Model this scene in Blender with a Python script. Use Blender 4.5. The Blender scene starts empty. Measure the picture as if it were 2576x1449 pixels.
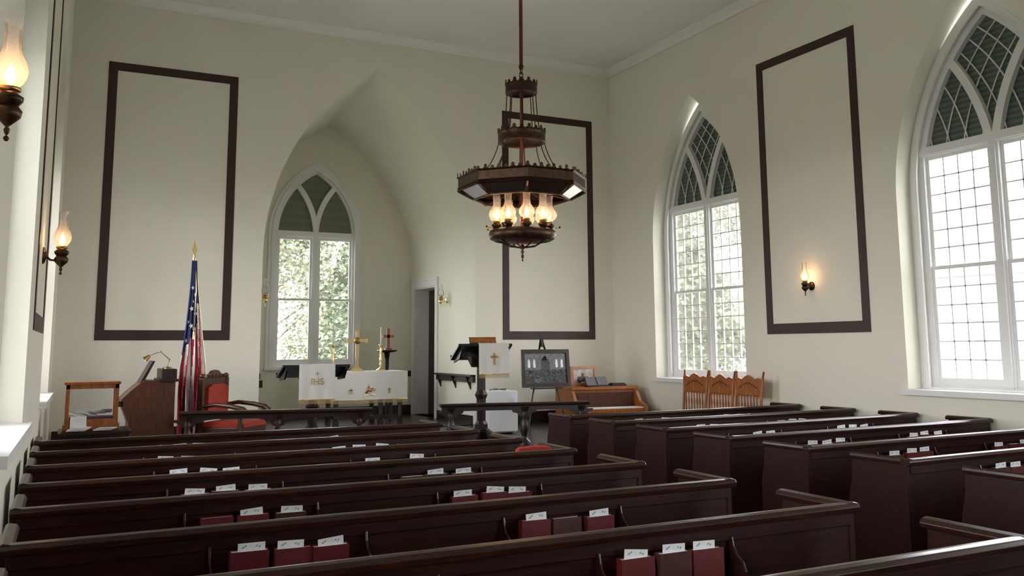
import bpy, bmesh, random
import numpy as np
from math import *
from mathutils import Matrix, Vector
random.seed(7)
E=1.5          # eye height; heights below are written relative to eye level
FL=-1.5        # main floor
PF=-1.2        # chancel platform
sc=bpy.context.scene
COL=sc.collection

# ---------------------------------------------------------------- materials
MATS={}
def mat(name,c1,c2=None,rough=.6,metal=0,scale=6,stretch=(1,1,1),bump=0,spec=.5,emit=0,ecol=None,coat=0):
    m=bpy.data.materials.new(name);m.use_nodes=True;nt=m.node_tree;b=nt.nodes['Principled BSDF']
    b.inputs['Roughness'].default_value=rough;b.inputs['Metallic'].default_value=metal
    b.inputs['Specular IOR Level'].default_value=spec;b.inputs['Coat Weight'].default_value=coat
    c2=c2 or tuple(x*.85 for x in c1)
    tc=nt.nodes.new('ShaderNodeTexCoord');mp=nt.nodes.new('ShaderNodeMapping');mp.inputs['Scale'].default_value=stretch
    nz=nt.nodes.new('ShaderNodeTexNoise');nz.inputs['Scale'].default_value=scale;nz.inputs['Detail'].default_value=5
    rp=nt.nodes.new('ShaderNodeValToRGB');rp.color_ramp.elements[0].position=.35;rp.color_ramp.elements[1].position=.68
    rp.color_ramp.elements[0].color=(*c2,1);rp.color_ramp.elements[1].color=(*c1,1)
    L=nt.links.new
    L(tc.outputs['Object'],mp.inputs['Vector']);L(mp.outputs[0],nz.inputs['Vector']);L(nz.outputs['Fac'],rp.inputs['Fac']);L(rp.outputs[0],b.inputs['Base Color'])
    if bump:
        bp=nt.nodes.new('ShaderNodeBump');bp.inputs['Strength'].default_value=bump;bp.inputs['Distance'].default_value=.01
        L(nz.outputs['Fac'],bp.inputs['Height']);L(bp.outputs[0],b.inputs['Normal'])
    if emit:
        b.inputs['Emission Color'].default_value=(*(ecol or c1),1);b.inputs['Emission Strength'].default_value=emit
    MATS[name]=m;return m
mat('wall_plaster',(.82,.795,.69),(.80,.775,.67),.85,scale=1.5,bump=.05)
mat('wall_chancel',(.83,.815,.70),(.81,.795,.68),.85,scale=1.5,bump=.05)
mat('ceiling_paint',(.87,.85,.83),(.85,.83,.81),.9,scale=2)
mat('white_trim',(.82,.82,.81),(.79,.79,.78),.45,scale=3)
mat('brown_paint',(.034,.014,.010),(.027,.011,.008),.5,scale=8)
mat('pew_wood',(.030,.0070,.0042),(.012,.0033,.0023),.36,scale=5,stretch=(1,6,14),bump=.05,spec=.30)
mat('pew_cap',(.036,.0110,.0060),(.017,.0055,.0034),.25,scale=5,stretch=(1,8,8),spec=.5)
mat('dark_wood',(.026,.0085,.0060),(.012,.0045,.0035),.35,scale=6,stretch=(8,8,1))
mat('red_wood',(.090,.028,.012),(.048,.014,.007),.35,scale=5,stretch=(10,10,1.5))
mat('oak',(.42,.145,.032),(.26,.078,.016),.35,scale=5,stretch=(9,9,1.5))
mat('floor_wood',(.045,.036,.031),(.026,.021,.018),.25,scale=4,stretch=(10,1,1))
mat('floor_dark',(.028,.017,.013),(.016,.010,.008),.4,scale=4,stretch=(10,1,1))
mat('brass',(.60,.40,.14),(.48,.30,.10),.3,1,scale=10)
mat('gold',(.98,.78,.40),(.92,.70,.32),.28,1,scale=10)
mat('old_bronze',(.085,.044,.024),(.040,.021,.013),.4,.7,scale=20,bump=.1)
mat('rod_red',(.18,.034,.018),(.13,.024,.013),.4,.2,scale=10)
mat('maroon',(.14,.010,.014),(.09,.008,.010),.5,scale=20)
mat('brownbook',(.075,.022,.017),(.05,.015,.012),.5,scale=20)
mat('paper',(.82,.82,.80),(.72,.75,.78),.8,scale=40)
mat('blueprint',(.20,.36,.52),None,.8)
mat('cloth_white',(.80,.79,.75),(.74,.73,.69),.95,scale=60,bump=.2)
mat('fringe',(.56,.42,.19),(.36,.25,.10),.8,scale=90,stretch=(6,6,.3))
mat('red_velvet',(.42,.034,.012),(.32,.022,.008),.75,scale=14)
mat('flag_red',(.40,.015,.025),(.30,.011,.02),.8)
mat('flag_white',(.72,.70,.70),(.62,.60,.62),.8)
mat('flag_blue',(.012,.022,.10),(.008,.015,.07),.8)
mat('fridge_white',(.72,.74,.76),(.69,.71,.73),.35)
mat('black',(.010,.009,.010),(.006,.006,.006),.4)
mat('mirror',(.75,.72,.68),None,.12,1)
mat('grey_photo',(.10,.105,.11),(.02,.022,.025),.3,scale=9,stretch=(1,1,2))
mat('grey_light',(.19,.20,.21),(.11,.115,.12),.3,scale=20)
mat('grey_mid',(.07,.073,.077),(.04,.043,.046),.3,scale=20)
mat('grey_dark',(.012,.013,.014),(.006,.006,.007),.35,scale=30)
mat('sepia_photo',(.56,.52,.46),(.25,.20,.15),.5,scale=9)
mat('leaf',(.13,.17,.085),(.06,.085,.04),.7,scale=.8)
mat('leaf_pale',(.24,.25,.16),(.13,.15,.08),.7,scale=.8)
mat('leaf_core',(.10,.12,.07),(.045,.055,.035),.9,scale=3)
mat('bark',(.10,.08,.06),None,.9)
mat('grass',(.24,.25,.18),(.20,.21,.15),.9,scale=.5)
mat('siding',(.62,.63,.64),(.55,.56,.58),.8,stretch=(.1,.1,12),scale=1)
mat('roof_shingle',(.22,.23,.25),(.16,.17,.19),.9,scale=5)
mat('bulb',(1,.6,.25),None,.5,emit=28,ecol=(1,.55,.25))
mat('candle',(.85,.82,.72),None,.5)
mat('flower_red',(.5,.03,.02),None,.6)
mat('violet',(.08,.02,.06),None,.8)
def blind(name,c1,c2,sc_):
    m=bpy.data.materials.new(name);m.use_nodes=True;nt=m.node_tree;b=nt.nodes['Principled BSDF'];b.inputs['Roughness'].default_value=.6
    tc=nt.nodes.new('ShaderNodeTexCoord');w=nt.nodes.new('ShaderNodeTexWave');w.bands_direction='Z';w.inputs['Scale'].default_value=sc_;w.inputs['Distortion'].default_value=.3
    r=nt.nodes.new('ShaderNodeValToRGB');r.color_ramp.elements[0].color=(*c2,1);r.color_ramp.elements[1].color=(*c1,1)
    nt.links.new(tc.outputs['Object'],w.inputs['Vector']);nt.links.new(w.outputs['Fac'],r.inputs['Fac']);nt.links.new(r.outputs[0],b.inputs['Base Color'])
    MATS[name]=m
blind('blind_green',(.13,.170,.145),(.07,.092,.080),5)
blind('blind_plain',(.175,.210,.150),(.145,.175,.125),2)
def glassy(name,tr,gl,diff,tint=(1,1,1),ns=60):
    m=bpy.data.materials.new(name);m.use_nodes=True;nt=m.node_tree;nt.nodes.clear()
    o=nt.nodes.new('ShaderNodeOutputMaterial');t=nt.nodes.new('ShaderNodeBsdfTransparent');t.inputs[0].default_value=(*tint,1)
    g=nt.nodes.new('ShaderNodeBsdfGlossy');g.inputs['Roughness'].default_value=.05;d=nt.nodes.new('ShaderNodeBsdfTranslucent')
    fr=nt.nodes.new('ShaderNodeFresnel');fr.inputs[0].default_value=1.45
    m1=nt.nodes.new('ShaderNodeMixShader');m2=nt.nodes.new('ShaderNodeMixShader')
    mu=nt.nodes.new('ShaderNodeMath');mu.operation='MULTIPLY';mu.inputs[1].default_value=gl
    L=nt.links.new;L(fr.outputs[0],mu.inputs[0]);L(mu.outputs[0],m1.inputs[0]);L(t.outputs[0],m1.inputs[1]);L(g.outputs[0],m1.inputs[2])
    nz=nt.nodes.new('ShaderNodeTexNoise');nz.inputs['Scale'].default_value=ns;mm=nt.nodes.new('ShaderNodeMath');mm.operation='MULTIPLY';mm.inputs[1].default_value=diff*2
    L(nz.outputs['Fac'],mm.inputs[0]);L(mm.outputs[0],m2.inputs[0]);L(m1.outputs[0],m2.inputs[1]);L(d.outputs[0],m2.inputs[2]);L(m2.outputs[0],o.inputs[0])
    MATS[name]=m
glassy('pane_glass',1,.6,.01)
glassy('chimney_glass',1,1.0,.13)

# ---------------------------------------------------------------- mesh builder
class MB:
    def __init__(s):s.v=[];s.f=[];s.m=[];s.s=[];s.ml=[];s.M=Matrix()
    def mi(s,m):
        if m not in s.ml:s.ml.append(m)
        return s.ml.index(m)
    def add(s,vs,fs,m,smooth=False):
        o=len(s.v);s.v+= [tuple(s.M@Vector(v)) for v in vs];k=s.mi(m)
        for f in fs:s.f.append([i+o for i in f]);s.m.append(k);s.s.append(smooth)
    def box(s,x0,x1,y0,y1,z0,z1,m):
        v=[(x,y,z) for z in (z0,z1) for y in (y0,y1) for x in (x0,x1)]
        s.add(v,[(0,2,3,1),(4,5,7,6),(0,1,5,4),(2,6,7,3),(0,4,6,2),(1,3,7,5)],m)
    def prism(s,poly,axis,a,b,m):
        n=len(poly)
        def P(p,t):
            return {'x':(t,p[0],p[1]),'y':(p[0],t,p[1]),'z':(p[0],p[1],t)}[axis]
        v=[P(p,a) for p in poly]+[P(p,b) for p in poly]
        s.add(v,[tuple(range(n))[::-1],tuple(range(n,2*n))]+[(i,(i+1)%n,(i+1)%n+n,i+n) for i in range(n)],m)
    def lathe(s,prof,n,m,c=(0,0,0),smooth=True,ph=0,closed=False):
        v=[];f=[]
        for r,z in prof:
            for k in range(n):
                a=2*pi*k/n+ph;v.append((c[0]+r*cos(a),c[1]+r*sin(a),c[2]+z))
        for i in range(len(prof)-1):
            for k in range(n):
                f.append((i*n+k,i*n+(k+1)%n,(i+1)*n+(k+1)%n,(i+1)*n+k))
        if closed:
            i=len(prof)-1
            for k in range(n):f.append((i*n+k,i*n+(k+1)%n,(k+1)%n,k))
        s.add(v,f,m,smooth)
    def tube(s,pts,r,m,n=8,closed=False):
        pts=[Vector(p) for p in pts];v=[];N=len(pts)
        rr=r if isinstance(r,(list,tuple)) else [r]*N
        for i,p in enumerate(pts):
            if closed:d=pts[(i+1)%N]-pts[i-1]
            else:d=pts[min(i+1,N-1)]-pts[max(i-1,0)]
            d.normalize();u=d.cross(Vector((0,0,1)))
            if u.length<1e-3:u=d.cross(Vector((1,0,0)))
            u.normalize();w=d.cross(u)
            for k in range(n):
                a=2*pi*k/n;v.append(tuple(p+(u*cos(a)+w*sin(a))*rr[i]))
        f=[]
        for i in range(N if closed else N-1):
            j=(i+1)%N
            for k in range(n):f.append((i*n+k,i*n+(k+1)%n,j*n+(k+1)%n,j*n+k))
        if not closed:f.append(tuple(range(n)));f.append(tuple(range((N-1)*n,N*n))[::-1])
        s.add(v,f,m,True)
    def ball(s,c,r,m,sz=1,n=10):
        prof=[(r*sin(pi*i/6)+1e-5,-r*sz*cos(pi*i/6)) for i in range(7)]
        s.lathe(prof,n,m,c)
    def plate(s,loops,t0,t1,m):
        """loops in local (x,z); thickness in local y from t0 to t1"""
        cu=bpy.data.curves.new('tmp','CURVE');cu.dimensions='2D';cu.fill_mode='BOTH';cu.extrude=abs(t1-t0)/2
        for lp in loops:
            sp=cu.splines.new('POLY');sp.points.add(len(lp)-1)
            for i,p in enumerate(lp):sp.points[i].co=(p[0],p[1],0,1)
            sp.use_cyclic_u=True
        ob=bpy.data.objects.new('tmp',cu);COL.objects.link(ob);bpy.context.view_layer.update()
        me=bpy.data.meshes.new_from_object(ob.evaluated_get(bpy.context.evaluated_depsgraph_get()))
        mid=(t0+t1)/2
        s.add([(v.co.x,mid-v.co.z,v.co.y) for v in me.vertices],[tuple(p.vertices) for p in me.polygons],m)
        bpy.data.objects.remove(ob);bpy.data.curves.remove(cu);bpy.data.meshes.remove(me)
    def mesh(s,name):
        me=bpy.data.meshes.new(name);me.from_pydata(s.v,[],s.f)
        for m in s.ml:me.materials.append(MATS[m])
        me.polygons.foreach_set('material_index',s.m);me.polygons.foreach_set('use_smooth',s.s);me.update();return me
    def obj(s,name,loc=(0,0,0),rot=0,bevel=0,parent=None,me=None):
        me=me or s.mesh(name)
        ob=bpy.data.objects.new(name,me);COL.objects.link(ob)
        ob.location=(loc[0],loc[1],loc[2]+(E if parent is None else 0));ob.rotation_euler=(0,0,rot)
        if bevel:
            b=ob.modifiers.new('bevel','BEVEL');b.width=bevel;b.segments=2;b.limit_method='ANGLE';b.angle_limit=.7
        if parent:ob.parent=parent
        return ob
def text(body,size,loc,rot,m,parent=None,name='lettering'):
    cu=bpy.data.curves.new(name,'FONT');cu.body=body;cu.size=size;cu.align_x='CENTER';cu.align_y='CENTER';cu.extrude=.001
    ob=bpy.data.objects.new(name,cu);COL.objects.link(ob);ob.data.materials.append(MATS[m]);ob.location=loc;ob.rotation_euler=rot
    if parent:ob.parent=parent
    return ob
def arch(a,z0,zs,apex,n=22):
    h=apex-zs;R=(a*a+h*h)/(2*a)
    th=asin(min(1,h/R))
    L=[(-a,z0)]
    for i in range(n+1):
        t=th*i/n;L.append(((R-a)-R*cos(t),zs+R*sin(t)))
    for i in range(n-1,-1,-1):
        t=th*i/n;L.append((-(R-a)+R*cos(t),zs+R*sin(t)))
    L.append((a,z0));return L
def rect(x0,x1,z0,z1):return [(x0,z0),(x1,z0),(x1,z1),(x0,z1)]

# ---------------------------------------------------------------- room shell
XW=8.36;YF=12.81;YB=15.73;YR=-2.6;CZ=4.85
CX=4.11;CW=1.66
WY=[10.58,5.88,1.18]
w=MB();w.plate([rect(-YF-.4,-YR+.3,FL-.1,CZ+.1)]+[[(x-y,z) for x,z in arch(1.04,-.5,1.65,3.83)] for y in WY],0,.42,'wall_plaster')
w.obj('wall_right',(XW,0,0),-pi/2)
def lx(y):return -.13-.0173*(YF-y)
lang=atan(.0173)
w=MB();w.plate([rect(YR-.3,9.1,FL-.1,CZ+.1)]+[[(x+y,z) for x,z in arch(1.04,-.5,1.65,3.83)] for y in WY[1:]],0,.42,'wall_plaster')
w.obj('wall_left',(lx(0),0,0),pi/2-lang)
w=MB();w.plate([rect(9.1,YF+.4,FL-.1,CZ+.1),[(x+WY[0],z) for x,z in arch(1.04,-.5,1.65,3.83)]],0,.42,'wall_plaster')
w.obj('wall_left_front',(lx(0),0,0),pi/2-lang)
w=MB();w.plate([rect(-.6,XW+.4,FL-.1,CZ+.1),[(x+CX,z) for x,z in arch(CW,PF,1.3,4.28,40)]],0,.12,'wall_plaster')
w.obj('wall_front',(0,YF,0))
w=MB();w.plate([rect(-.9,XW+.4,FL-.1,CZ+.1),[(x+6.6,z) for x,z in arch(.9,-.5,1.65,3.6)]],0,.3,'wall_plaster')
w.obj('wall_back',(0,YR-.3,0))
w=MB();w.box(-1,XW+.4,YR-.3,YF+.1,CZ,CZ+.2,'ceiling_paint');w.obj('ceiling')
w=MB();w.box(-1,XW+.4,YR-.3,YF+.1,FL-.2,FL,'floor_dark');w.obj('floor')
w=MB();w.box(-.35,6.98,9.15,YF,FL,PF,'floor_wood');w.box(-.35,7.0,9.13,9.17,PF-.03,PF+.002,'dark_wood');w.box(CX-CW-.3,CX+CW+.5,YF,YB+.1,FL-.1,PF,'floor_wood')
w.obj('floor_platform')
# chancel
w=MB();w.plate([rect(-YB-.2,-YF-.11,PF-.1,1.302),rect(-15.55,-14.50,PF,1.08)],0,.16,'wall_chancel')
w.obj('wall_chancel_right',(CX+CW,0,0),-pi/2)
w=MB();w.box(CX-CW-.16,CX-CW,YF+.11,YB+.1,PF-.1,1.302,'wall_chancel');w.obj('wall_chancel_left')
w=MB();w.plate([rect(CX-CW-.3,CX+CW+.3,PF-.1,4.6),[(x+3.93,z) for x,z in arch(.76,-.33,2.0,3.26)]],0,.35,'wall_chancel');w.obj('wall_chancel_back',(0,YB,0))
w=MB();N=40
A=arch(CW,1.3,1.3,4.28,N)[1:-1];B=arch(CW,1.3,1.3,4.05,N)[1:-1]
v=[];f=[];K=8;n=len(A)
for s_ in (0,1):      # inner skin, outer skin
    for j in range(K+1):
        t=j/K
        for a_,b_ in zip(A,B):
            x=a_[0]*(1-t)+b_[0]*t;z=a_[1]*(1-t)+b_[1]*t
            if s_:x*=1.09;z=1.3+(z-1.3)*1.05
            v.append((CX+x,YF+.115+(YB-YF-.05)*t,z))
o_=n*(K+1)
for j in range(K):
    for i in range(n-1):
        f.append((j*n+i,j*n+i+1,(j+1)*n+i+1,(j+1)*n+i));f.append((o_+j*n+i,o_+(j+1)*n+i,o_+(j+1)*n+i+1,o_+j*n+i+1))
w.add(v,f,'wall_chancel',False);o=w.obj('ceiling_chancel_vault')
for p in o.data.polygons:p.use_smooth=True
try:
    o.data.set_sharp_from_angle(angle=.4)
except Exception:pass
w=MB();w.box(CX-CW-.5,CX+CW+.5,YF+.12,YB+.36,4.6,4.8,'ceiling_paint')
for x in (CX-CW-.5,CX+CW+.4):w.box(x,x+.1,YF+.12,YB+.36,1.25,4.6,'ceiling_paint')
w.box(CX-CW-.5,CX-CW-.15,YF+.12,YB+.36,1.25,1.29,'ceiling_paint');w.box(CX+CW+.15,CX+CW+.5,YF+.12,YB+.36,1.25,1.29,'ceiling_paint')
w.obj('ceiling_chancel_roof')
# door casing, reveal + leaf
w=MB();X=CX+CW
w.plate([rect(-15.66,-14.39,PF,1.19),rect(-15.55,-14.50,PF-.02,1.08)],-.025,.0,'white_trim')
w.box(-15.68,-14.37,-.04,.0,1.19,1.23,'white_trim')
w.box(-15.59,-15.535,0,.32,PF,1.12,'white_trim');w.box(-14.515,-14.46,0,.32,PF,1.12,'white_trim');w.box(-15.55,-14.5,0,.32,1.06,1.12,'white_trim')
w.box(-15.59,-14.46,.315,.33,PF,1.12,'dark_wood')
w.obj('trim_door_casing',(X,0,0),-pi/2)
w=MB()
w.box(-15.53,-14.52,.27,.31,PF+.005,1.055,'dark_wood')
for a_ in (-15.45,-14.97):
    for z0,z1 in ((-1.05,-.35),(-.2,.9)):w.box(a_,a_+.38,.255,.27,z0,z1,'brown_paint')
w.ball((-14.60,.24,-.20),.03,'brass')
w.obj('door_1',(X,0,0),-pi/2)
def dado(name,f):
    w=MB();f(w);return w.obj(name)
def f(w):
    w.box(CX-CW,3.02,YB-.05,YB,-.52,-.42,'dark_wood');w.box(4.86,X,YB-.05,YB,-.52,-.42,'dark_wood')
    w.box(X-.05,X,YF,14.36,-.54,-.44,'dark_wood');w.box(X-.09,X,YF,14.36,-.455,-.425,'dark_wood');w.box(CX-CW,CX-CW+.05,YF,YB,-.54,-.44,'dark_wood')
    for y in (13.0,13.6,14.25):w.prism([(X-.09,-.45),(X,-.45),(X,-.66)],'y',y-.02,y+.02,'dark_wood')
dado('trim_dado',f)
def f(w):
    w.box(CX-CW,X,YB-.03,YB,PF,PF+.16,'dark_wood');w.box(X-.03,X,YF+.1,14.36,PF,PF+.14,'dark_wood');w.box(CX-CW,CX-CW+.03,YF+.1,YB,PF,PF+.14,'dark_wood')
dado('baseboard_chancel',f)
dado('baseboard_front',lambda w:(w.box(-.1,CX-CW-.02,YF-.03,YF,PF,PF+.18,'dark_wood'),w.box(X+.02,XW,YF-.03,YF,FL,PF+.18,'dark_wood')))
dado('baseboard_right',lambda w:w.box(XW-.03,XW,YR,YF,FL,FL+.2,'white_trim'))
prof=[(0,0),(.0,-.13),(.02,-.14),(.03,-.09),(.07,-.05),(.10,-.02),(.10,0)]
w=MB();w.prism([(YF-a,CZ+b) for a,b in prof],'x',-.4,XW,'ceiling_paint');w.obj('trim_crown_front')
w=MB();w.prism([(XW-a,CZ+b) for a,b in prof],'y',YR,YF,'ceiling_paint');w.obj('trim_crown_right')
w=MB();w.prism([(a,CZ+b) for a,b in prof],'y',YR,YF,'ceiling_paint');w.obj('trim_crown_left',(lx(0),0,0),-lang)
def band(name,x0,x1,z0,z1,bw,loc,rot=0):
    w=MB();w.plate([rect(x0,x1,z0,z1),rect(x0+bw,x1-bw,z0+bw+.02,z1-bw)],-.008,.001,'brown_paint');return w.obj(name,loc,rot)
band('trim_1',.33,2.03,.12,3.88,.115,(0,YF,0))
band('trim_2',6.25,7.98,.12,3.88,.115,(0,YF,0))
band('trim_3',-9.09,-7.38,.15,3.86,.115,(XW,0,0),-pi/2)
band('trim_4',7.5,9.2,.15,3.86,.115,(lx(0),0,0),pi/2-lang)

# ---------------------------------------------------------------- windows
def window(name,loc,rot,a,zsill,ztr,zs,apex,ca,fancy,sill,blindm,t=.07,md=.0):
    """a: half width at outer edge of tracery plate, ca: extra casing outside"""
    w=MB()
    oh=apex-zs;R=(a*a+oh*oh)/(2*a);c=R-a;mw=.045
    w.plate([arch(a+ca,zsill-.03,zs,apex+ca*1.35),arch(a-.015,zsill+.02,zs,apex-.02)],-.05,.0,'white_trim')
    w.plate([arch(a+ca*.45,zsill-.03,zs,apex+ca*.6),arch(a-.03,zsill+.02,zs,apex-.04)],-.075,-.05,'white_trim')
    z0=ztr-zs+.05
    def xl(z):return c-sqrt(max((R-t)**2-z*z,0))
    def xr(z):return -R+sqrt(max((R-mw)**2-z*z,0))
    def zz(f0,f1,za,zb,n=60):
        out=[]
        for i in range(n+1):
            z=za+(zb-za)*i/n
            if f1(z)-f0(z)>0.002:out.append(z)
        return out
    zt=oh
    Z=zz(xl,xr,z0,zt,120);lan=[(xl(z),zs+z) for z in Z]+[(xr(z),zs+z) for z in reversed(Z)]
    lan2=[(-x,z) for x,z in lan]
    dl=lambda z:max(-R+sqrt(max((R+mw)**2-z*z,0)),xl(z))
    Zd=zz(dl,lambda z:-dl(z),z0,zt,160)
    dia=[(dl(z),zs+z) for z in Zd]+[(-dl(z),zs+z) for z in reversed(Zd)]
    m2=.055
    r1=rect(-a+t,-m2,zsill+.04,ztr-.06);r2=rect(m2,a-t,zsill+.04,ztr-.06)
    w.plate([arch(a,zsill,zs,apex),lan,lan2,dia,r1,r2],-.02,.05,'white_trim')
    w.box(-a,a,-.045,-.02,ztr-.045,ztr+.03,'white_trim');w.box(-.03,.03,-.04,-.02,zsill,ztr,'white_trim')
    zm=(zsill+ztr)/2+.0
    for x0,x1 in ((-a+t,-m2),(m2,a-t)):
        w.plate([rect(x0,x1,zm-.02,ztr-.06),rect(x0+.04,x1-.04,zm+.02,ztr-.10)],.02,.045,'white_trim')
        w.plate([rect(x0,x1,zsill+.04,zm+.02),rect(x0+.04,x1-.04,zsill+.12,zm-.02)],-.005,.02,'white_trim')
        w.box(x0+.03,x1-.03,.03,.034,zm,ztr-.09,'pane_glass');w.box(x0+.03,x1-.03,.006,.010,zsill+.1,zm,'pane_glass')
        if fancy:
            for (za,zb,y) in ((zm+.02,ztr-.1,.03),(zsill+.12,zm-.02,.008)):
                for k in (1,2,3):
                    x=x0+.04+(x1-x0-.08)*k/4;w.box(x-.007,x+.007,y-.009,y+.009,za,zb,'white_trim')
                for k in range(1,6):
                    z=za+(zb-za)*k/6;w.box(x0+.04,x1-.04,y-.009,y+.009,z-.007,z+.007,'white_trim')
    if fancy:
        for (fl,fr,ZZ) in ((xl,xr,Z),(lambda z:-xr(z),lambda z:-xl(z),Z),(dl,lambda z:-dl(z),Zd)):
            wd=max(fr(z)-fl(z) for z in ZZ)
            for fam in (0,1):
                for k in (1,2,3):
                    pts=[]
                    for z in ZZ:
                        if fl is dl: base=(xl(z) if fam==0 else -xl(z))+(1 if fam==0 else -1)*(k*.22)
                        else: base=(fl(z)+k*wd/3.2) if fam==0 else (fr(z)-k*wd/3.2)
                        if fl(z)<base<fr(z):pts.append((base,.03,zs+z))
                    if len(pts)>3:w.tube(pts[::3]+[pts[-1]],.009,'white_trim',n=4)
    w.plate([arch(a-.02,ztr-.02,zs,apex-.03)],.06,.075,blindm)
    if sill:w.box(-a-ca-.02,a+ca+.02,sill[0],.05,zsill-.06,zsill-.005,'white_trim')
    return w.obj(name,loc,rot)
k=1
for y in WY:
    window('window_%d'%k,(XW+.27,y,0),-pi/2,.95,-.48,2.17,1.75,3.64,.09,True,None,'blind_green',t=.10);k+=1
    s=MB();s.box(-1.10,1.10,-.06,.0,-.545,-.485,'white_trim');s.box(-1.035,1.035,.0,.32,-.495,-.485,'white_trim');s.obj('trim_sill_right_%d'%k,(XW,y,0),-pi/2)
for y in WY:
    xx=lx(y)
    window('window_%d'%k,(xx-.27,y,0),pi/2-lang,.95,-.48,2.17,1.75,3.64,.09,True,None,'blind_green',t=.10);k+=1
    s=MB();s.box(-1.10,1.10,-.06,.0,-.545,-.485,'white_trim');s.box(-1.035,1.035,.0,.32,-.495,-.485,'white_trim');s.obj('trim_sill_left_%d'%k,(xx,y,0),pi/2-lang)
window('window_%d'%k,(3.93,YB+.0,0),0,.74,-.31,2.03,2.0,3.22,.10,False,(-.1,),'blind_plain',t=.07);k+=1
window('window_%d'%k,(6.6,YR-.1,0),pi,.9,-.5,2.1,1.7,3.6,.04,False,None,'blind_plain',t=.1)

# ---------------------------------------------------------------- outside
bg=MB();bg.box(-90,110,-60,120,FL-1.6,FL-1.5,'grass');bg.obj('ground_lawn')
def tree(x,y,h,r,m,n=6000,conif=False):
    w=MB();b0=FL-1.5
    w.tube([(0,0,b0),(.1,0,b0+h*.45),(0,.1,b0+h*.9)],[.28,.18,.05],'bark')
    rng=random.Random(int(x*10+y))
    cl=[(rng.uniform(-r,r)*.75,rng.uniform(-r,r)*.75,b0+h*rng.uniform(.15,.9),r*rng.uniform(.25,.5)) for _ in range(26)]
    for c in cl[:12]:w.tube([(.05,0,c[2]-r*.5),c[:3]],[.07,.02],'bark',5)
    if conif:w.lathe([(r*.5,b0+.5),(r*.38,b0+h*.35),(r*.18,b0+h*.7),(.02,b0+h*.95)],14,'leaf_core')
    V=[];Fc=[]
    for i in range(n):
        cx,cy,cz,cr=rng.choice(cl)
        if conif:
            t=rng.random()**.7;zz=b0+.3+h*(1-t);rr=r*t*rng.uniform(.5,1);an=rng.uniform(0,2*pi);p=Vector((rr*cos(an),rr*sin(an),zz-rr*.3))
        else:
            d=Vector((rng.gauss(0,1),rng.gauss(0,1),rng.gauss(0,1))).normalized()*cr*rng.uniform(.2,1.15);p=Vector((cx,cy,cz))+d
        u=Vector((rng.gauss(0,1),rng.gauss(0,1),rng.gauss(0,.6))).normalized();v2=u.cross(Vector((rng.gauss(0,1),rng.gauss(0,1),rng.gauss(0,1)))).normalized()
        s=rng.uniform(.05,.12);o=len(V);V+=[tuple(p+u*s),tuple(p+v2*s*.6),tuple(p-u*s),tuple(p-v2*s*.6)];Fc.append((o,o+1,o+2,o+3))
    w.add(V,Fc,m)
    return w.obj('tree',(x,y,0))
tree(9.2,27,13,3.2,'leaf',28000,True);tree(5.8,30,13,3.6,'leaf_pale',30000);tree(12.5,34,13,4,'leaf_pale',20000);tree(3,38,12,4,'leaf_pale',12000);tree(8,42,14,5,'leaf_pale',26000)
tree(18,25.5,13,4,'leaf',24000,True);tree(24,32,13,5,'leaf_pale',24000);tree(15,20.5,9,2.2,'leaf_pale',16000)
h=MB();h.box(-5,5,-4,4,FL-1.5,2.2,'siding');h.prism([(-4.4,2.1),(4.4,2.1),(0,5.2)],'x',-5.3,5.3,'roof_shingle')
for i in (-3,0,3):
    h.box(i-.5,i+.5,-4.06,-4,-.6,1.0,'white_trim');h.box(i-.42,i+.42,-4.08,-4.05,-.5,.9,'grey_photo');h.box(i*.8-.5,i*.8+.5,4,4.06,-.6,1,'grey_photo')
    h.box(-5.08,-5.0,i-.45,i+.45,-.6,1.0,'grey_light')
h.obj('neighbor_house',(30,19,0),.25)

# ---------------------------------------------------------------- pews
def pew_mesh(L):
    w=MB();H=.77
    w.box(.03,L-.03,0,.03,.04,H-.045,'pew_wood')
    cap=[(-.025,H-.045),(-.03,H-.02),(-.018,H-.003),(.01,H),(.038,H-.003),(.05,H-.02),(.045,H-.045)]
    w.prism(cap,'x',-.0,L+.02,'pew_cap')
    w.box(.03,L-.03,-.012,0,H-.10,H-.045,'pew_wood');w.box(.03,L-.03,-.010,0,.04,.14,'pew_wood')
    w.box(.03,L-.03,.03,.46,.40,.43,'pew_wood');w.box(.03,L-.03,.40,.43,.1,.40,'pew_wood')
    for x in (0,L):
        a,b=(x,x+.035) if x==0 else (x-.035,x)
        w.prism([(-.005,0),(-.005,H-.04),(.43,H-.04),(.44,.6),(.47,.48),(.48,0)],'x',a,b,'pew_wood')
        c=(a+b)/2
        hw=.018 if x==0 else .042
        w.prism([(c-hw*.9,H-.04),(c-hw,H-.02),(c-hw*.7,H-.002),(c,H+.004),(c+.03,H-.002),(c+.042,H-.02),(c+.038,H-.04)],'y',-.02,.45,'pew_cap')
    for cx in (L*.312,L*.695):
        w.box(cx-.33,cx+.33,-.095,0,.50,.512,'pew_wood');w.box(cx-.33,cx+.33,-.098,-.086,.50,.545,'pew_cap')
        for sx in (-.34,.33):
            w.prism([(0,.49),(-.10,.49),(-.105,.56),(-.085,.60),(-.05,.62),(-.03,.65),(-.02,.69),(0,.69)],'x',cx+sx,cx+sx+.012,'pew_cap')
    return w.mesh('pew')
XL=-.19;LL=3.535;RL=3.40;rang=.030
mL=pew_mesh(LL);mR=pew_mesh(RL)
hy=MB()
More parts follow.
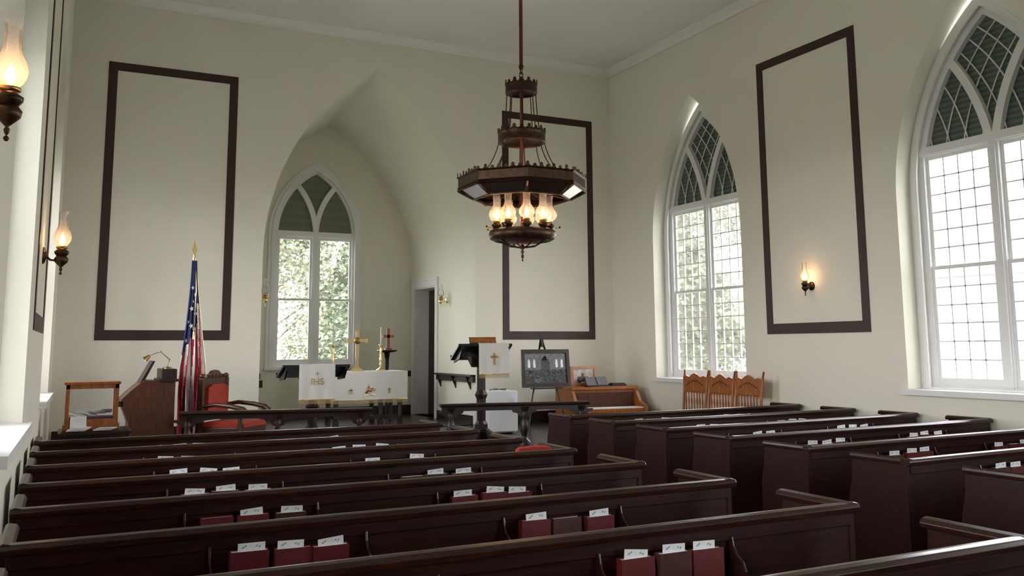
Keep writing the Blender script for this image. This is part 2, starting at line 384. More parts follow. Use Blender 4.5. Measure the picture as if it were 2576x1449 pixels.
def hymnals(M,L,seed):
    rg=random.Random(seed)
    for cx in (L*.312,L*.695):
        xs=[-.18,-.01,.18] if rg.random()<.5 else [-.185,.0,.165]
        for dx in xs:
            wd=.158;hy.M=M@Matrix.Translation((cx+dx+rg.uniform(-.004,.004),-.05,.515))@Matrix.Rotation(rg.uniform(-.015,.015),4,'Y')@Matrix.Rotation(rg.uniform(-.03,.08),4,'X')
            cm='maroon' if rg.random()<.8 else 'brownbook';hh=rg.uniform(.14,.155)
            hy.box(-wd/2,wd/2,-.022,-.018,0,hh,cm);hy.box(-wd/2,wd/2,.014,.018,0,hh,cm);hy.box(-wd/2,-wd/2+.004,-.02,.016,0,hh,cm)
            hy.box(-wd/2+.004,wd/2-.004,-.018,.014,.003,hh-.004,'paper')
            if rg.random()<.9:
                t=rg.uniform(-.12,.12);sx=rg.uniform(-.01,.01);hy.M=hy.M@Matrix.Translation((sx,0,hh))@Matrix.Rotation(t,4,'Y')
                hy.box(-.056,.056,-.002,-.001,-.02,.030,'paper')
                for q,zq in ((-.036,.012),(-.026,.018),(.020,.016),(.032,.012)):hy.prism([(q-.005,zq-.004),(q+.004,zq-.002),(q+.006,zq+.005),(q-.001,zq+.003)],'y',-.003,-.002,'blueprint')
for i in range(10):
    y=8.281-.86*i
    MB().obj('pew',(XL,y,FL),0,.004,me=mL)
    hymnals(Matrix.Translation((XL,y,FL)),LL,i)
for i in range(11):
    y=8.40-.86*i
    MB().obj('pew',(4.885,y,FL),rang,.004,me=mR)
    hymnals(Matrix.Translation((4.885,y,FL))@Matrix.Rotation(rang,4,'Z'),RL,50+i)
hy.M=Matrix();hy.obj('hymnals')
w=MB();w.M=Matrix.Rotation(.16,4,'X');w.prism([(-.14,0),(.14,0),(.145,.33),(.12,.355),(.0,.362),(-.12,.355),(-.145,.33)],'y',-.02,.02,'red_velvet')
w.M=Matrix();w.obj('seat_cushion',(3.07,5.85,FL+.435),bevel=.008)

# ---------------------------------------------------------------- lamps
def chimney(w,c,s=1,lit=True):
    x,y,z=c
    w.lathe([(.012,-.07),(.03,-.06),(.05,-.035),(.052,-.02),(.03,-.005),(.028,.0)],14,'old_bronze' if lit else 'brass',c)
    w.lathe([(.03,0),(.040,.004),(.040,.018),(.03,.022)],14,'brass',c)
    u=1+(s-1)*.6
    w.lathe([(.030,.02),(.042*s,.04),(.053*s,.065),(.056*s,.090),(.050*s,.118),(.036*u,.155),(.028*u,.19),(.029*u,.25),(.033*u,.285)],20,'chimney_glass',c)
    w.lathe([(.001,.03),(.013,.04),(.020,.06),(.014,.088),(.001,.110)],10,'bulb' if lit else 'candle',c)
def plight(name,loc,e,parent=None,r=.03):
    l=bpy.data.lights.new(name,'POINT');l.energy=e;l.color=(1,.55,.25);l.shadow_soft_size=r
    o=bpy.data.objects.new(name,l);COL.objects.link(o);o.location=loc
    if parent:o.parent=parent
    return o
def sconce(loc,rot,lit=True,s=1.25):
    """local -y points into the room; wall at y=0"""
    w=MB();m='old_bronze' if lit else 'gold'
    w.M=Matrix.Scale(s,4)@Matrix.Rotation(pi/2,4,'X');w.lathe([(.001,.03),(.02,.028),(.05,.018),(.062,.008),(.064,0)],20,m,(0,0,0))
    w.M=Matrix.Scale(s,4)
    w.tube([(0,-.02,0),(0,-.05,-.03),(0,-.09,-.035),(0,-.12,-.01),(0,-.125,.01)],.008,m)
    w.lathe([(.001,-.12),(.008,-.11),(.012,-.095),(.006,-.085),(.02,-.07),(.045,-.045),(.05,-.02),(.035,0),(.015,.01),(.02,.03)],16,m,(0,-.125,.0))
    w.lathe([(.006,-.14),(.012,-.13),(.006,-.12)],10,m,(0,-.125,0))
    chimney(w,(0,-.125,.055),1.12,lit)
    o=w.obj('wall_oil_lamp',loc,rot)
    if lit:plight('lamp_light',(0,-.125*s,.13*s),.9,o,.02)
    return o
sconce((XW,8.27,.74),-pi/2,s=.88)
sconce((XW,3.6,.74),-pi/2,s=.88)
sconce((lx(8.3),8.3,.78),pi/2-lang,s=1.12)
sconce((lx(3.1),3.1,.755),pi/2-lang,s=.8)
sconce((X,14.0,.80),-pi/2,False,.85)
sconce((CX-CW,13.1,.72),pi/2,False,.85)

# ---------------------------------------------------------------- chandelier
w=MB();C=(0,0,0)
w.lathe([(.10,CZ),(.09,CZ-.03),(.02,CZ-.06)],16,'rod_red');w.tube([(0,0,CZ),(0,0,2.90)],.020,'rod_red',10)
w.lathe([(.02,2.93),(.028,2.91),(.02,2.88)],10,'old_bronze')
for i,z in enumerate((2.865,2.815,2.765)):
    pts=[]
    for k in range(14):
        a=2*pi*k/14;q=(cos(a)*.020,0,sin(a)*.036) if i%2 else (0,cos(a)*.020,sin(a)*.036);pts.append((q[0],q[1],z+q[2]))
    w.tube(pts,.006,'old_bronze',6,closed=True)
def crown(r,z0,z1,n,cn,ch,ph=0,th=.02,poly=False):
    w.lathe([(r,z0),(r*1.02,z0+.01),(r,z0+.02),(r,z1-.015),(r*1.03,z1),(r*.99,z1+.004),(r-th,z1-.01),(r-th,z0)],n,'old_bronze',smooth=not poly,ph=ph,closed=True)
    for k in range(cn):
        a=2*pi*(k+.5)/cn
        if poly:
            sec=2*pi/n;rel=((a-ph)%sec)-sec/2;rr=r*cos(sec/2)/cos(rel)*1.01
        else:rr=r
        M0=w.M;w.M=Matrix.Translation((rr*cos(a),rr*sin(a),z1))@Matrix.Rotation(a,4,'Z')
        big=1 if k%2==0 else .7;q=pi*r/cn*.95
        w.prism([(-q,0),(q,0),(q*.35,ch*.4*big),(q*.55,ch*.65*big),(0,ch*big),(-q*.55,ch*.65*big),(-q*.35,ch*.4*big)],'x',-.004,.004,'old_bronze')
        w.M=M0
crown(.165,2.615,2.71,24,14,.05)
crown(.245,2.09,2.20,28,20,.05)
ph=pi/8
crown(.655,1.60,1.72,8,56,.05,ph,.03,True)
w.lathe([(.16,2.62),(.02,2.66)],24,'old_bronze');w.lathe([(.235,2.10),(.02,2.15)],24,'old_bronze')
w.lathe([(.655,1.60),(.67,1.585),(.655,1.575)],8,'old_bronze',smooth=False,ph=ph)
w.lathe([(.640,1.585),(.50,1.50)],8,'mirror',smooth=False,ph=ph)
w.lathe([(.505,1.505),(.50,1.49),(.48,1.49),(.48,1.51)],8,'old_bronze',smooth=False,ph=ph)
for k in range(8):
    a=ph+2*pi*k/8;w.tube([(.655*cos(a),.655*sin(a),1.58),(.50*cos(a),.50*sin(a),1.495)],.012,'old_bronze',6)
    w.tube([(.48*cos(a),.48*sin(a),1.50),(.02*cos(a),.02*sin(a),1.62)],.006,'old_bronze',5)
    for (r0,z0,r1,z1,sg) in ((.15,2.62,.19,2.2,.01),(.235,2.10,.47,1.70,.05)):
        P=[]
        for i in range(9):
            t=i/8;P.append(((r0+(r1-r0)*t-sg*4*t*(1-t)*.6)*cos(a),(r0+(r1-r0)*t-sg*4*t*(1-t)*.6)*sin(a),z0+(z1-z0)*t-sg*2*t*(1-t)))
        w.tube(P,.0055,'old_bronze',5)
w.tube([(0,0,2.76),(0,0,1.02)],.017,'rod_red',10)
w.lathe([(.02,2.79),(.03,2.77),(.02,2.74)],10,'old_bronze')
w.lathe([(.26,1.16),(.30,1.185),(.335,1.17),(.345,1.13),(.33,1.09),(.29,1.07),(.25,1.09),(.245,1.13)],32,'old_bronze',closed=True)
w.lathe([(.24,1.08),(.15,1.055),(.03,1.05)],24,'rod_red')
for k in range(8):
    a=2*pi*k/8;w.tube([(.27*cos(a),.27*sin(a),1.10),(.14*cos(a),.14*sin(a),1.02),(0,0,1.0)],.007,'old_bronze',5)
w.lathe([(.001,.86),(.010,.875),(.005,.89),(.014,.905),(.018,.92),(.008,.94),(.022,.96),(.008,.98),(.03,1.0),(.02,1.02),(.012,1.05)],12,'old_bronze')
NL=9
for k in range(NL):
    a=2*pi*(k+.3)/NL;c=(.275*cos(a),.275*sin(a),1.25)
    chimney(w,c,1.42)
    w.tube([(c[0],c[1],1.17),(c[0],c[1],1.2)],.02,'old_bronze')
    w.tube([(.33*cos(a),.33*sin(a),1.20),(.375*cos(a),.375*sin(a),1.21)],.006,'brass');w.ball((.38*cos(a),.38*sin(a),1.21),.012,'old_bronze')
ch=w.obj('chandelier',(CX,7.96,0))
for k in range(NL):
    a=2*pi*(k+.3)/NL;plight('lamp_light',(.275*cos(a),.275*sin(a),1.32),1.9,ch,.02)

# ---------------------------------------------------------------- communion rails
def rail(p0,p1,posts):
    d=Vector((p1[0]-p0[0],p1[1]-p0[1]));L=d.length;w=MB();H=.52
    w.prism([(-.07,H-.04),(-.08,H-.02),(-.06,H),(.06,H),(.08,H-.02),(.07,H-.04)],'x',0,L,'dark_wood')
    w.box(.02,L-.02,-.025,.025,H-.09,H-.04,'dark_wood')
    for t in posts:
        x=t*L
        w.lathe([(.075,0),(.075,.05),(.05,.07),(.028,.10),(.045,.14),(.055,.20),(.045,.27),(.026,.34),(.045,.38),(.03,.40),(.05,.43),(.06,.47)],16,'dark_wood',(x,0,0))
        for s in (-1,1):w.prism([(x,H-.09),(x+s*.16,H-.09),(x+s*.14,H-.12),(x+s*.09,H-.13),(x+s*.06,H-.17),(x,H-.19)],'y',-.02,.02,'dark_wood')
    return w.obj('communion_rail',(p0[0],p0[1],PF),atan2(d.y,d.x))
rail((1.17,10.50),(3.2,10.0),(.04,.5,.93));rail((4.12,10.2),(5.95,9.75),(.07,.56,.95))

# ---------------------------------------------------------------- altar
w=MB();x0,x1,y0,y1=3.69,4.93,13.6,14.2;T=.83
w.box(x0+.05,x1-.05,y0+.03,y1-.03,T-.12,T-.01,'dark_wood')
for x in (x0+.1,x1-.1,x1-.42):
    for y in (y0+.07,y1-.07):
        w.box(x-.04,x+.04,y-.04,y+.04,0,.08,'dark_wood');w.lathe([(.035,.08),(.045,.14),(.03,.2),(.04,.35),(.03,.5),(.04,.7)],12,'dark_wood',(x,y,0))
w.box(x0+.1,x1-.1,y0+.05,y0+.08,.1,.16,'dark_wood')
w.box(x0,x1,y0,y1,T-.01,T+.006,'cloth_white')
def hang(w,xa,xb,y,zt,zb,m='cloth_white',amp=.006,fr=.055):
    n=40;v=[];f=[]
    for j,z in enumerate((zt,(zt+zb)/2,zb)):
        for i in range(n+1):
            t=i/n;v.append((xa+(xb-xa)*t,y-.006-amp*(j/2)*(1+sin(t*17)),z))
    for j in range(2):
        for i in range(n):f.append((j*(n+1)+i,j*(n+1)+i+1,(j+1)*(n+1)+i+1,(j+1)*(n+1)+i))
    w.add(v,f,m,True)
    v=[];f=[];n=int((xb-xa)/.008)
    for i in range(n):
        x=xa+(xb-xa)*i/n;yy=y-.008-amp*(1+sin((i/n)*17));o=len(v);v+=[(x,yy,zb+.004),(x+.006,yy,zb+.004),(x+.005,yy-.003,zb-fr),(x+.001,yy-.003,zb-fr)];f.append((o,o+1,o+2,o+3))
    w.add(v,f,'fringe');w.tube([(xa,y-.016,zb),(xb,y-.016,zb)],.005,'gold',5)
hang(w,x0,x1,y0,T+.005,T-.43)
w.box(x0-.004,x0,y0,y1,T-.35,T,'cloth_white');w.box(x1,x1+.004,y0,y1,T-.35,T,'cloth_white')
def gcross(w,x,y,z,s,m='gold'):
    w.box(x-s*.12,x+s*.12,y-.004,y,z-s*.6,z+s*.5,m);w.box(x-s*.38,x+s*.38,y-.004,y,z+s*.05,z+s*.25,m)
yy=y0-.02
gcross(w,4.0,yy,.54,.08,'fringe');gcross(w,4.62,yy,.54,.08,'fringe')
w.M=Matrix.Translation((4.31,yy,.54))@Matrix.Scale(1.25,4)
for i in range(14):
    a=random.uniform(0,6.28);r=random.uniform(0,.055);w.ball((r*1.3*cos(a),-.002,r*sin(a)),.012,random.choice(['gold','flower_red','gold','violet','fringe']),1,6)
for s in (-1,1):w.prism([(0,-.05),(s*.09,-.07),(s*.06,-.03)],'y',-.004,0,'gold')
w.prism([(-.012,.03),(.012,.03),(0,.10)],'y',-.004,0,'gold');w.M=Matrix()
w.obj('altar_table',(0,0,PF))
w=MB()
w.box(-.10,.10,-.05,.05,0,.02,'gold');w.box(-.075,.075,-.04,.04,.02,.045,'gold');w.box(-.05,.05,-.03,.03,.045,.07,'gold')
w.box(-.026,.026,-.012,.012,.07,.64,'gold')
w.box(-.155,.155,-.012,.012,.455,.507,'gold')
w.box(-.036,.036,-.014,.014,.615,.64,'gold')
for s in (-1,1):w.box(s*.155-.01,s*.155+.01,-.014,.014,.445,.517,'gold')
w.M=Matrix.Translation((0,-.012,.481))@Matrix.Rotation(pi/2,4,'X');w.lathe([(.001,.008),(.045,.006),(.056,0)],20,'brass');w.M=Matrix()
o=w.obj('altar_cross',(4.17,13.85,PF+T+.008));o.rotation_euler=(0,0,-.25)
text('IHS',.05,(0,-.024,.481),(pi/2,0,0),'dark_wood',o)
def candlestick(x,y,h,ch):
    w=MB();w.lathe([(.001,0),(.075,0),(.075,.015),(.05,.03),(.018,.05),(.015,.08),(.03,.10),(.014,.12),(.016,h*.35),(.026,h*.45),(.014,h*.52),(.018,h*.62),(.013,h*.7),(.024,h*.78),(.012,h*.85),(.03,h*.95),(.04,h),(.001,h)],16,'gold')
    for k in range(6):w.lathe([(.013,0),(.022,.012),(.013,.024)],12,'gold',(0,0,.13+k*h*.09))
    w.lathe([(.013,h),(.013,h+ch),(.001,h+ch+.003)],12,'candle');w.tube([(0,0,h+ch),(0,0,h+ch+.02)],.002,'black',4)
    return w.obj('candlestick',(x,y,PF+T+.008))
candlestick(3.79,13.9,.42,.28);candlestick(4.58,13.9,.42,.28)
w=MB()
w.lathe([(.14,0),(.13,.02),(.04,.04),(.02,.08),(.03,.5),(.02,.6),(.035,1.0),(.05,1.12),(.17,1.14),(.18,1.165),(.001,1.165)],16,'dark_wood')
w.obj('pedestal_stand',(5.02,14.9,PF))
w=MB();w.box(-.06,.06,-.04,.04,0,.03,'oak');w.box(-.026,.026,-.012,.012,.03,.37,'oak');w.box(-.10,.10,-.012,.012,.21,.26,'oak');w.obj('wooden_cross',(5.04,14.9,PF+1.167))

# ---------------------------------------------------------------- lecterns
def lectern(name,loc,rot,H,W,D,cx0,cx1,drop,bible,emb,tilt=.42):
    w=MB()
    for a in (pi/4,3*pi/4):
        w.M=Matrix.Rotation(a,4,'Z');w.prism([(-.26,0),(.26,0),(.26,.05),(.16,.09),(.06,.16),(-.06,.16),(-.16,.09),(-.26,.05)],'y',-.035,.035,'dark_wood')
    w.M=Matrix()
    w.lathe([(.09,.1),(.09,.2),(.06,.24),(.065,H*.45),(.09,H*.5),(.06,H*.55),(.06,H-.22),(.10,H-.16),(.13,H-.12)],8,'dark_wood',smooth=False)
    w.prism([(-.13,H-.22),(.13,H-.22),(.2,H-.08),(-.2,H-.08)],'y',-.03,.03,'dark_wood')
    T=Matrix.Translation((0,0,H-.02))@Matrix.Rotation(-tilt,4,'X');w.M=T
    w.box(-W/2,W/2,-D/2,D/2,-.015,.015,'black');w.box(-W/2,W/2,D/2-.02,D/2,.015,.05,'black')
    for s in (-1,1):w.prism([(-D/2,-.015),(D/2,-.015),(D/2,-.05),(-.05,-.12),(-D/2,-.05)],'x',s*(W/2-.05)-.012,s*(W/2-.05)+.012,'black')
    w.box(cx0,cx1,-D/2-.004,D/2-.04,.015,.022,'cloth_white')
    if bible:
        w.box(-.21,.16,-.21,.06,.024,.034,'red_wood');w.box(-.20,.15,-.20,.05,.034,.105,'paper');w.box(-.21,.16,-.21,.06,.105,.115,'red_wood');w.box(-.215,-.205,-.21,.06,.024,.115,'red_wood');w.box(-.205,.155,-.212,-.203,.034,.105,'oak')
    w.M=Matrix()
    yf=-D/2*cos(tilt)-.004;zf=H-.02+D/2*sin(tilt)+.02
    hang(w,cx0,cx1,yf-.004,zf,zf-drop)
    if emb=='cross':
        gcross(w,(cx0+cx1)/2,yf-.024,zf-drop*.5,.14,'fringe');
    o=w.obj(name,loc,rot,bevel=.003)
    if emb=='IHS':
        text('IHS',.12,((cx0+cx1)/2,yf-.026,zf-drop*.5),(pi/2,0,0),'fringe',o)
        text('+',.12,((cx0+cx1)/2,yf-.026,zf-drop*.28),(pi/2,0,0),'fringe',o)
    return o
lectern('lectern',(2.87,11.45,PF),0,.93,.86,.42,-.23,.23,.44,False,'IHS',.35)
lectern('pulpit',(4.97,10.85,PF),-.12,1.16,.74,.44,-.10,.32,.40,True,'cross',.45)

# ---------------------------------------------------------------- bishop chair
w=MB()
def armchair(w):
    for x,y in ((.02,-.27),(.02,.27)):
        w.box(x-.03,x+.03,y-.03,y+.03,0,.86,'red_wood');w.ball((x,y,.88),.035,'red_wood')
    for x,y in ((.52,-.27),(.52,.27)):
        w.lathe([(.025,0),(.03,.08),(.022,.12),(.035,.2),(.035,.30),(.025,.33),(.035,.42),(.02,.48)],12,'red_wood',(x,y,0))
        w.tube([(.02,y,.53),(.2,y,.56),(.4,y,.54),(.55,y,.51),(.60,y,.47)],[.022,.026,.028,.032,.03],'red_wood')
    w.box(-.02,.56,-.29,.29,.23,.30,'red_wood')
    w.prism([(0,.30),(.02,.35),(.12,.37),(.44,.37),(.56,.35),(.58,.30)],'y',-.27,.27,'red_velvet')
    w.box(.0,.04,-.27,.27,.76,.86,'red_wood');w.box(.0,.04,-.27,.27,.37,.42,'red_wood')
    w.prism([(-.22,.86),(.22,.86),(.20,.90),(.12,.91),(.07,.945),(0,.955),(-.07,.945),(-.12,.91),(-.20,.90)],'x',.0,.045,'red_wood')
    for k in range(5):w.ball((.045,-.16+.08*k,.885),.016,'red_wood')
    w.prism([(-.225,.40),(.225,.40),(.225,.75),(.12,.79),(-.12,.79),(-.225,.75)],'x',.03,.085,'red_velvet')
    w.box(.5,.54,-.25,.25,.10,.14,'red_wood')
armchair(w);w.obj('bishop_chair',(1.60,11.2,PF),-.66,bevel=.006)

# ---------------------------------------------------------------- flag
w=MB()
w.lathe([(.14,0),(.14,.02),(.05,.04),(.025,.09),(.014,.1)],20,'gold');w.tube([(0,0,.05),(0,0,2.30)],.013,'gold')
w.lathe([(.014,2.28),(.028,2.31),(.012,2.33),(.022,2.35),(.008,2.37)],12,'gold')
w.prism([(-.01,2.37),(.01,2.37),(.035,2.42),(.015,2.47),(.0,2.56),(-.015,2.47),(-.035,2.42)],'y',-.008,.008,'gold')
nu,nv=96,60;zt,zb=2.28,.20
def fp(u,v):
    wd=.05+.11*v+.18*min(1,v/.6)**1.6-.07*max(0,v-.75)/.25
    amp=.012+.05*min(1,v*1.2)
    ang=u*2*pi*3.5
    x=(u-.5)*wd+.012*sin(ang*2+v*3)+.01*v+.03*sin(v*2.6)*(.3)
    y=-.03-amp*(.5+.5*sin(ang+1.2*sin(v*4)))
    z=zt+(zb-zt)*v-(.10*abs(u-.35)*v)+ .10*v*(u-.5)
    return (x,y,z)
V=[fp(i/nu,j/nv) for j in range(nv+1) for i in range(nu+1)]
groups={'flag_red':[], 'flag_white':[], 'flag_blue':[]}
for j in range(nv):
    for i in range(nu):
        u=(i+.5)/nu;v=(j+.5)/nv
        lim=.54-.22*u
        if v<lim and not(u>.82 and v>.25):m='flag_blue'
        else:m='flag_red' if int((u*1.0+v*.18)*11)%2==0 else 'flag_white'
        groups[m].append((j*(nu+1)+i,j*(nu+1)+i+1,(j+1)*(nu+1)+i+1,(j+1)*(nu+1)+i))
for m,fs in groups.items():w.add(V,fs,m,True)
for (u,v,s) in ((.35,.16,.026),(.62,.20,.028),(.28,.28,.034),(.6,.31,.034),(.30,.38,.036),(.55,.40,.036),(.2,.46,.034),(.42,.24,.03),(.12,.35,.03)):
    p=fp(u,v);pts=[]
    for k in range(10):
        a=pi/2+k*pi/5+.3;r=s if k%2==0 else s*.4;pts.append((p[0]+r*cos(a)*.8,p[2]+r*sin(a)))
    w.prism(pts,'y',p[1]-.016,p[1]-.010,'flag_white')
w.tube([fp(i/nu,1) for i in range(0,nu+1,2)],.006,'fringe',5);w.tube([fp(1,j/nv) for j in range(nv+1)],.005,'gold',5)
w.tube([(0.02,-.03,2.25),(.03,-.07,1.9),(.02,-.09,1.4)],.005,'gold');w.lathe([(.004,.1),(.014,.08),(.018,0)],10,'gold',(.02,-.09,1.32))
w.obj('american_flag_on_pole',(1.37,11.5,PF))

# ---------------------------------------------------------------- organ desk on left
w=MB();w.prism([(1.13,0),(1.13,.84),(.80,.86),(.66,.74),(.58,.66),(.58,.60),(.66,.40),(.68,0)],'y',-.28,.28,'red_wood')
w.box(.98,1.14,-.30,.30,.84,.98,'dark_wood');w.box(.95,1.16,-.31,.31,.84,.87,'dark_wood')
w.prism([(.76,.83),(.885,1.07),(.915,1.07),(.80,.83)],'y',-.22,.22,'dark_wood');w.box(.66,1.15,-.30,-.28,0,.08,'dark_wood');w.box(.55,.60,-.28,.28,.58,.64,'dark_wood')
w.obj('reed_organ',(0,10.98,PF),bevel=.004)
w=MB();w.lathe([(.05,0),(.045,.015),(.01,.02)],14,'brass');w.tube([(0,0,.01),(.02,0,.1),(-.08,0,.19),(-.2,0,.14)],.005,'brass')
w.ball((-.08,0,.19),.011,'brass');w.ball((.02,0,.1),.010,'brass')
w.M=Matrix.Translation((-.22,0,.12))@Matrix.Rotation(.9,4,'Y');w.lathe([(.015,.04),(.02,.02),(.035,-.03)],14,'brass');w.M=Matrix()
w.obj('brass_desk_lamp',(1.05,10.85,PF+.985))
# ---------------------------------------------------------------- display case on table
w=MB();w.box(-.02,.62,9.43,10.02,.40,.425,'dark_wood');w.box(-.0,.6,9.45,10.0,.425,.432,'pane_glass')
for x in (.02,.58):
    for y in (9.5,9.93):w.box(x-.02,x+.02,y-.02,y+.02,0,.4,'dark_wood')
w.obj('side_table',(0,0,PF),bevel=.003)
w=MB();a,b,c,d=.03,.50,9.66,9.97
for z0,z1,e in ((0,.05,.015),(.43,.455,.015)):w.box(a-e,b+e,c-e,d+e,z0,z1,'oak')
w.box(a,b,c,d,.05,.10,'oak')
for x in (a,b-.035):
    for y in (c,d-.035):w.box(x,x+.035,y,y+.035,.1,.43,'oak')
for y in (c,d-.02):w.box(a,b,y,y+.02,.39,.43,'oak')
w.box(a+.03,b-.03,c+.008,c+.012,.1,.4,'pane_glass');w.box(a,a+.02,c,d,.39,.43,'oak');w.box(b-.02,b,c,d,.39,.43,'oak')
w.box(a+.03,b-.03,d-.012,d-.008,.1,.4,'pane_glass')
w.box(a+.04,b-.04,c+.03,d-.03,.10,.115,'violet')
for i in range(5):
    w.M=Matrix.Translation((.12+.07*i,9.79+.03*(i%2),.135+.008*i))@Matrix.Rotation(.4*i,4,'Z')@Matrix.Rotation(.35,4,'Y');w.box(-.06,.06,-.05,.05,-.001,.001,'paper')
w.M=Matrix();w.obj('display_case',(0,0,PF+.433),bevel=.003)
w=MB()
for i in range(6):
    w.M=Matrix.Translation((.13+.01*i,0,.004+.006*i))@Matrix.Rotation(.12*i,4,'Z');w.box(-.08,.08,-.04,.04,-.002,.002,'paper')
w.M=Matrix.Translation((.15,.02,.08))@Matrix.Rotation(-.4,4,'X');w.box(-.07,.07,-.003,.003,-.06,.06,'paper')
for i in range(4):
    w.M=Matrix.Translation((.36+.015*i,.0,.004+.006*i))@Matrix.Rotation(-.1*i,4,'Z');w.box(-.08,.08,-.04,.04,-.002,.002,'paper')
w.M=Matrix();w.obj('leaflets',(0,9.52,PF+.434))
# ---------------------------------------------------------------- mini fridge
w=MB();w.box(0,.44,.04,.44,.02,.59,'fridge_white');w.box(0,.44,0,.035,.04,.585,'fridge_white');w.box(.02,.42,.035,.04,.04,.58,'black');w.box(.38,.41,-.02,0,.3,.5,'fridge_white')
for x in (.03,.38):w.box(x,x+.03,.1,.4,0,.02,'black')
w.tube([(.05,.1,.6),(.15,.15,.62),(.3,.1,.6),(.36,.2,.615),(.2,.25,.6),(.1,.2,.61)],.005,'black')
w.obj('mini_fridge',(5.30,11.3,PF),bevel=.006)
# ---------------------------------------------------------------- easel + framed photograph
w=MB();w.tube([(6.46,11.92,1.36),(6.12,11.72,0)],.014,'black');w.tube([(6.46,11.92,1.36),(6.80,11.72,0)],.014,'black');w.tube([(6.46,11.93,1.34),(6.46,12.35,0)],.014,'black')
w.box(6.2,6.72,11.73,11.79,.58,.60,'black');w.box(6.44,6.48,11.88,11.92,1.2,1.38,'black');w.obj('easel',(0,0,PF))
w=MB();w.M=Matrix.Translation((6.46,11.77,.605))@Matrix.Rotation(-.10,4,'X')
w.plate([rect(-.41,.41,0,.56),rect(-.355,.355,.055,.505)],-.03,.0,'dark_wood');w.box(-.37,.37,-.012,-.008,.04,.52,'grey_photo')
y=-.014
w.plate([rect(-.35,.35,.25,.50)],y,y+.001,'grey_light')
w.plate([arch(.075,.24,.34,.46)],y-.001,y,'grey_mid')
for x in (-.28,-.19,.19,.28):
    w.plate([[(p+x,q) for p,q in arch(.020,.29,.36,.42)]],y-.002,y-.001,'paper')
w.lathe([(.001,.40),(.05,.405),(.03,.43),(.001,.47)],10,'grey_dark',(0,y-.004,0))
w.box(-.35,.35,y-.0015,y,.06,.26,'grey_mid')
rg=random.Random(3)
for i in range(150):
    x=rg.uniform(-.34,.34);z=rg.uniform(.065,.25);s=rg.uniform(.006,.018)
    w.box(x-s,x+s,y-.004,y-.002,z-s*.5,z+s*.9,rg.choice(['grey_dark','grey_dark','grey_mid','grey_light']))
w.M=Matrix();w.obj('framed_photograph',(0,0,PF))
# ---------------------------------------------------------------- melodeon / piano
w=MB();w.box(0,1.16,0,.62,.84,.885,'oak');w.box(.03,1.13,.04,.6,.30,.84,'oak');w.box(.08,1.08,.02,.04,.42,.80,'red_wood')
w.prism([(-.32,.48),(-.30,.60),(-.12,.66),(-.02,.80),(.02,.84),(.62,.84),(.62,.0),(.5,.0),(.48,.12),(.0,.14),(-.04,.40)],'x',1.10,1.155,'oak')
w.prism([(-.32,.48),(-.30,.60),(-.12,.66),(-.02,.80),(.02,.84),(.62,.84),(.62,.0),(.5,.0),(.48,.12),(.0,.14),(-.04,.40)],'x',0.0,.05,'oak')
w.box(.05,1.10,-.28,.04,.50,.56,'oak');w.box(.05,1.10,-.27,-.03,.56,.575,'paper')
w.box(.05,1.1,.3,.6,.0,.3,'red_wood')
for x in (.02,1.1):w.box(x,x+.05,-.3,-.24,0,.48,'oak')
w.obj('parlor_organ',(6.98,11.92,FL),bevel=.004).rotation_euler=(0,0,-.10)
w=MB();w.M=Matrix.Rotation(-.12,4,'X');w.plate([rect(-.235,.235,0,.31),rect(-.19,.19,.045,.265)],-.02,0,'oak');w.box(-.2,.2,-.008,-.004,.035,.275,'sepia_photo')
w.box(-.12,.08,-.011,-.009,.07,.15,'grey_dark');w.ball((-.09,-.012,.08),.028,'grey_dark',1,8);w.ball((.05,-.012,.08),.028,'grey_dark',1,8);w.box(-.04,.0,-.011,-.009,.12,.2,'brownbook')
w.obj('picture_frame',(7.32,12.1,FL+.888))
w=MB()
w.M=Matrix.Rotation(-.5,4,'X');w.box(-.2,.2,-.01,.0,0,.16,'maroon');w.box(-.19,-.01,-.02,-.01,.01,.15,'dark_wood');w.box(.01,.19,-.02,-.01,.01,.15,'dark_wood');w.M=Matrix()
w.box(-.2,.2,-.06,.06,0,.015,'black');w.box(.24,.5,-.07,.07,0,.03,'black');w.box(.26,.48,-.06,.06,.03,.045,'dark_wood')
w.obj('songbook_stand',(7.45,11.93,FL+.888))
# ---------------------------------------------------------------- pressed back chairs
def pchair(y):
    w=MB()
    for s in (-1,1):
        w.tube([(.02,s*.24,0),(0,s*.235,.45),(.06,s*.255,1.05),(.075,s*.265,1.14)],[.018,.022,.018,.012],'oak')
        w.ball((.077,s*.266,1.15),.016,'oak')
        w.tube([(-.42,s*.22,0),(-.40,s*.2,.44)],[.016,.022],'oak')
    w.prism([(-.25,.84),(.25,.84),(.26,1.06),(.20,1.08),(.12,1.06),(.05,1.10),(0,1.115),(-.05,1.10),(-.12,1.06),(-.20,1.08),(-.26,1.06)],'x',.035,.06,'oak')
    w.box(.0,.03,-.23,.23,.52,.56,'oak')
    for k in range(7):
        yy=-.18+.06*k;w.lathe([(.008,.55),(.013,.60),(.008,.65),(.014,.72),(.008,.80),(.010,.86)],8,'oak',(.02+.0,yy,0))
    for k in range(9):w.ball((.034,-.16+.04*k,.97+.04*cos((k-4)*.5)),.012,'red_wood',1,6)
    w.prism([(-.45,-.22),(-.45,.22),(-.40,.25),(0,.22),(0,-.22),(-.40,-.25)],'z',.43,.47,'oak')
    for z in (.18,.28):w.tube([(-.41,-.21,z),(-.41,.21,z)],.010,'oak');
    w.tube([(-.41,-.21,.2),(.01,-.24,.2)],.010,'oak');w.tube([(-.41,.21,.2),(.01,.24,.2)],.010,'oak')
    return w.obj('pressed_back_chair',(8.08,y,FL),random.uniform(-.04,.04))
for y in (10.36,9.80,9.24):pchair(y)

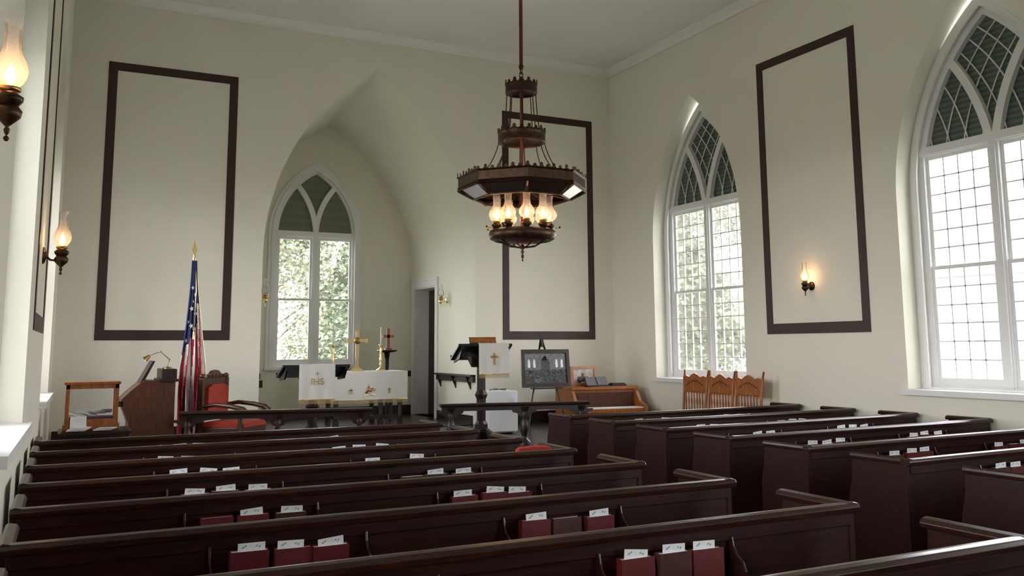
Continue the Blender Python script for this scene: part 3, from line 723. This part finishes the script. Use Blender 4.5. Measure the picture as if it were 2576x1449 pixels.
# ---------------------------------------------------------------- lights / world
wd=bpy.data.worlds.new('sky');sc.world=wd;wd.use_nodes=True;nt=wd.node_tree;b=nt.nodes['Background']
tc=nt.nodes.new('ShaderNodeTexCoord');sp=nt.nodes.new('ShaderNodeSeparateXYZ');rp=nt.nodes.new('ShaderNodeValToRGB')
rp.color_ramp.elements[0].position=0;rp.color_ramp.elements[0].color=(1,.985,.98,1);rp.color_ramp.elements[1].position=1;rp.color_ramp.elements[1].color=(.85,.90,1,1)
nt.links.new(tc.outputs['Generated'],sp.inputs[0]);nt.links.new(sp.outputs['Z'],rp.inputs[0]);nt.links.new(rp.outputs[0],b.inputs[0]);b.inputs[1].default_value=9
def portal(loc,rot,sx,sy):
    l=bpy.data.lights.new('window_portal','AREA');l.shape='RECTANGLE';l.size=sx;l.size_y=sy;l.cycles.is_portal=True
    o=bpy.data.objects.new('window_portal',l);COL.objects.link(o);o.location=loc;o.rotation_euler=rot
for y in WY:
    portal((XW+.45,y,E+.85),(0,pi/2,0),2.9,2.0)
    portal((lx(y)-.45,y,E+.85),(0,-pi/2,0),2.9,2.0)
portal((3.93,YB+.4,E+.85),(-pi/2,0,0),1.5,2.5)
portal((6.6,YR-.4,E+.85),(pi/2,0,0),1.9,2.9)

# ---------------------------------------------------------------- camera
ps,th,phr,fpx,pp=0.4648,0.1312,-0.006076,2227,579.6
F=Vector((sin(ps)*cos(th),cos(ps)*cos(th),sin(th)));R0=Vector((cos(ps),-sin(ps),0));U0=R0.cross(F)
R=R0*cos(phr)+U0*sin(phr);U=U0*cos(phr)-R0*sin(phr)
cam=bpy.data.cameras.new('camera');co=bpy.data.objects.new('camera',cam);COL.objects.link(co);sc.camera=co
M=Matrix((R,U,-F)).transposed().to_4x4();M.translation=(0,0,E);co.matrix_world=M
cam.sensor_width=36;cam.clip_start=.05;cam.clip_end=500
cam.lens=36*fpx/2576;cam.shift_x=0;cam.shift_y=-(724.5-pp)/2576
sc.view_settings.view_transform='Standard';sc.view_settings.look='None';sc.view_settings.exposure=.88
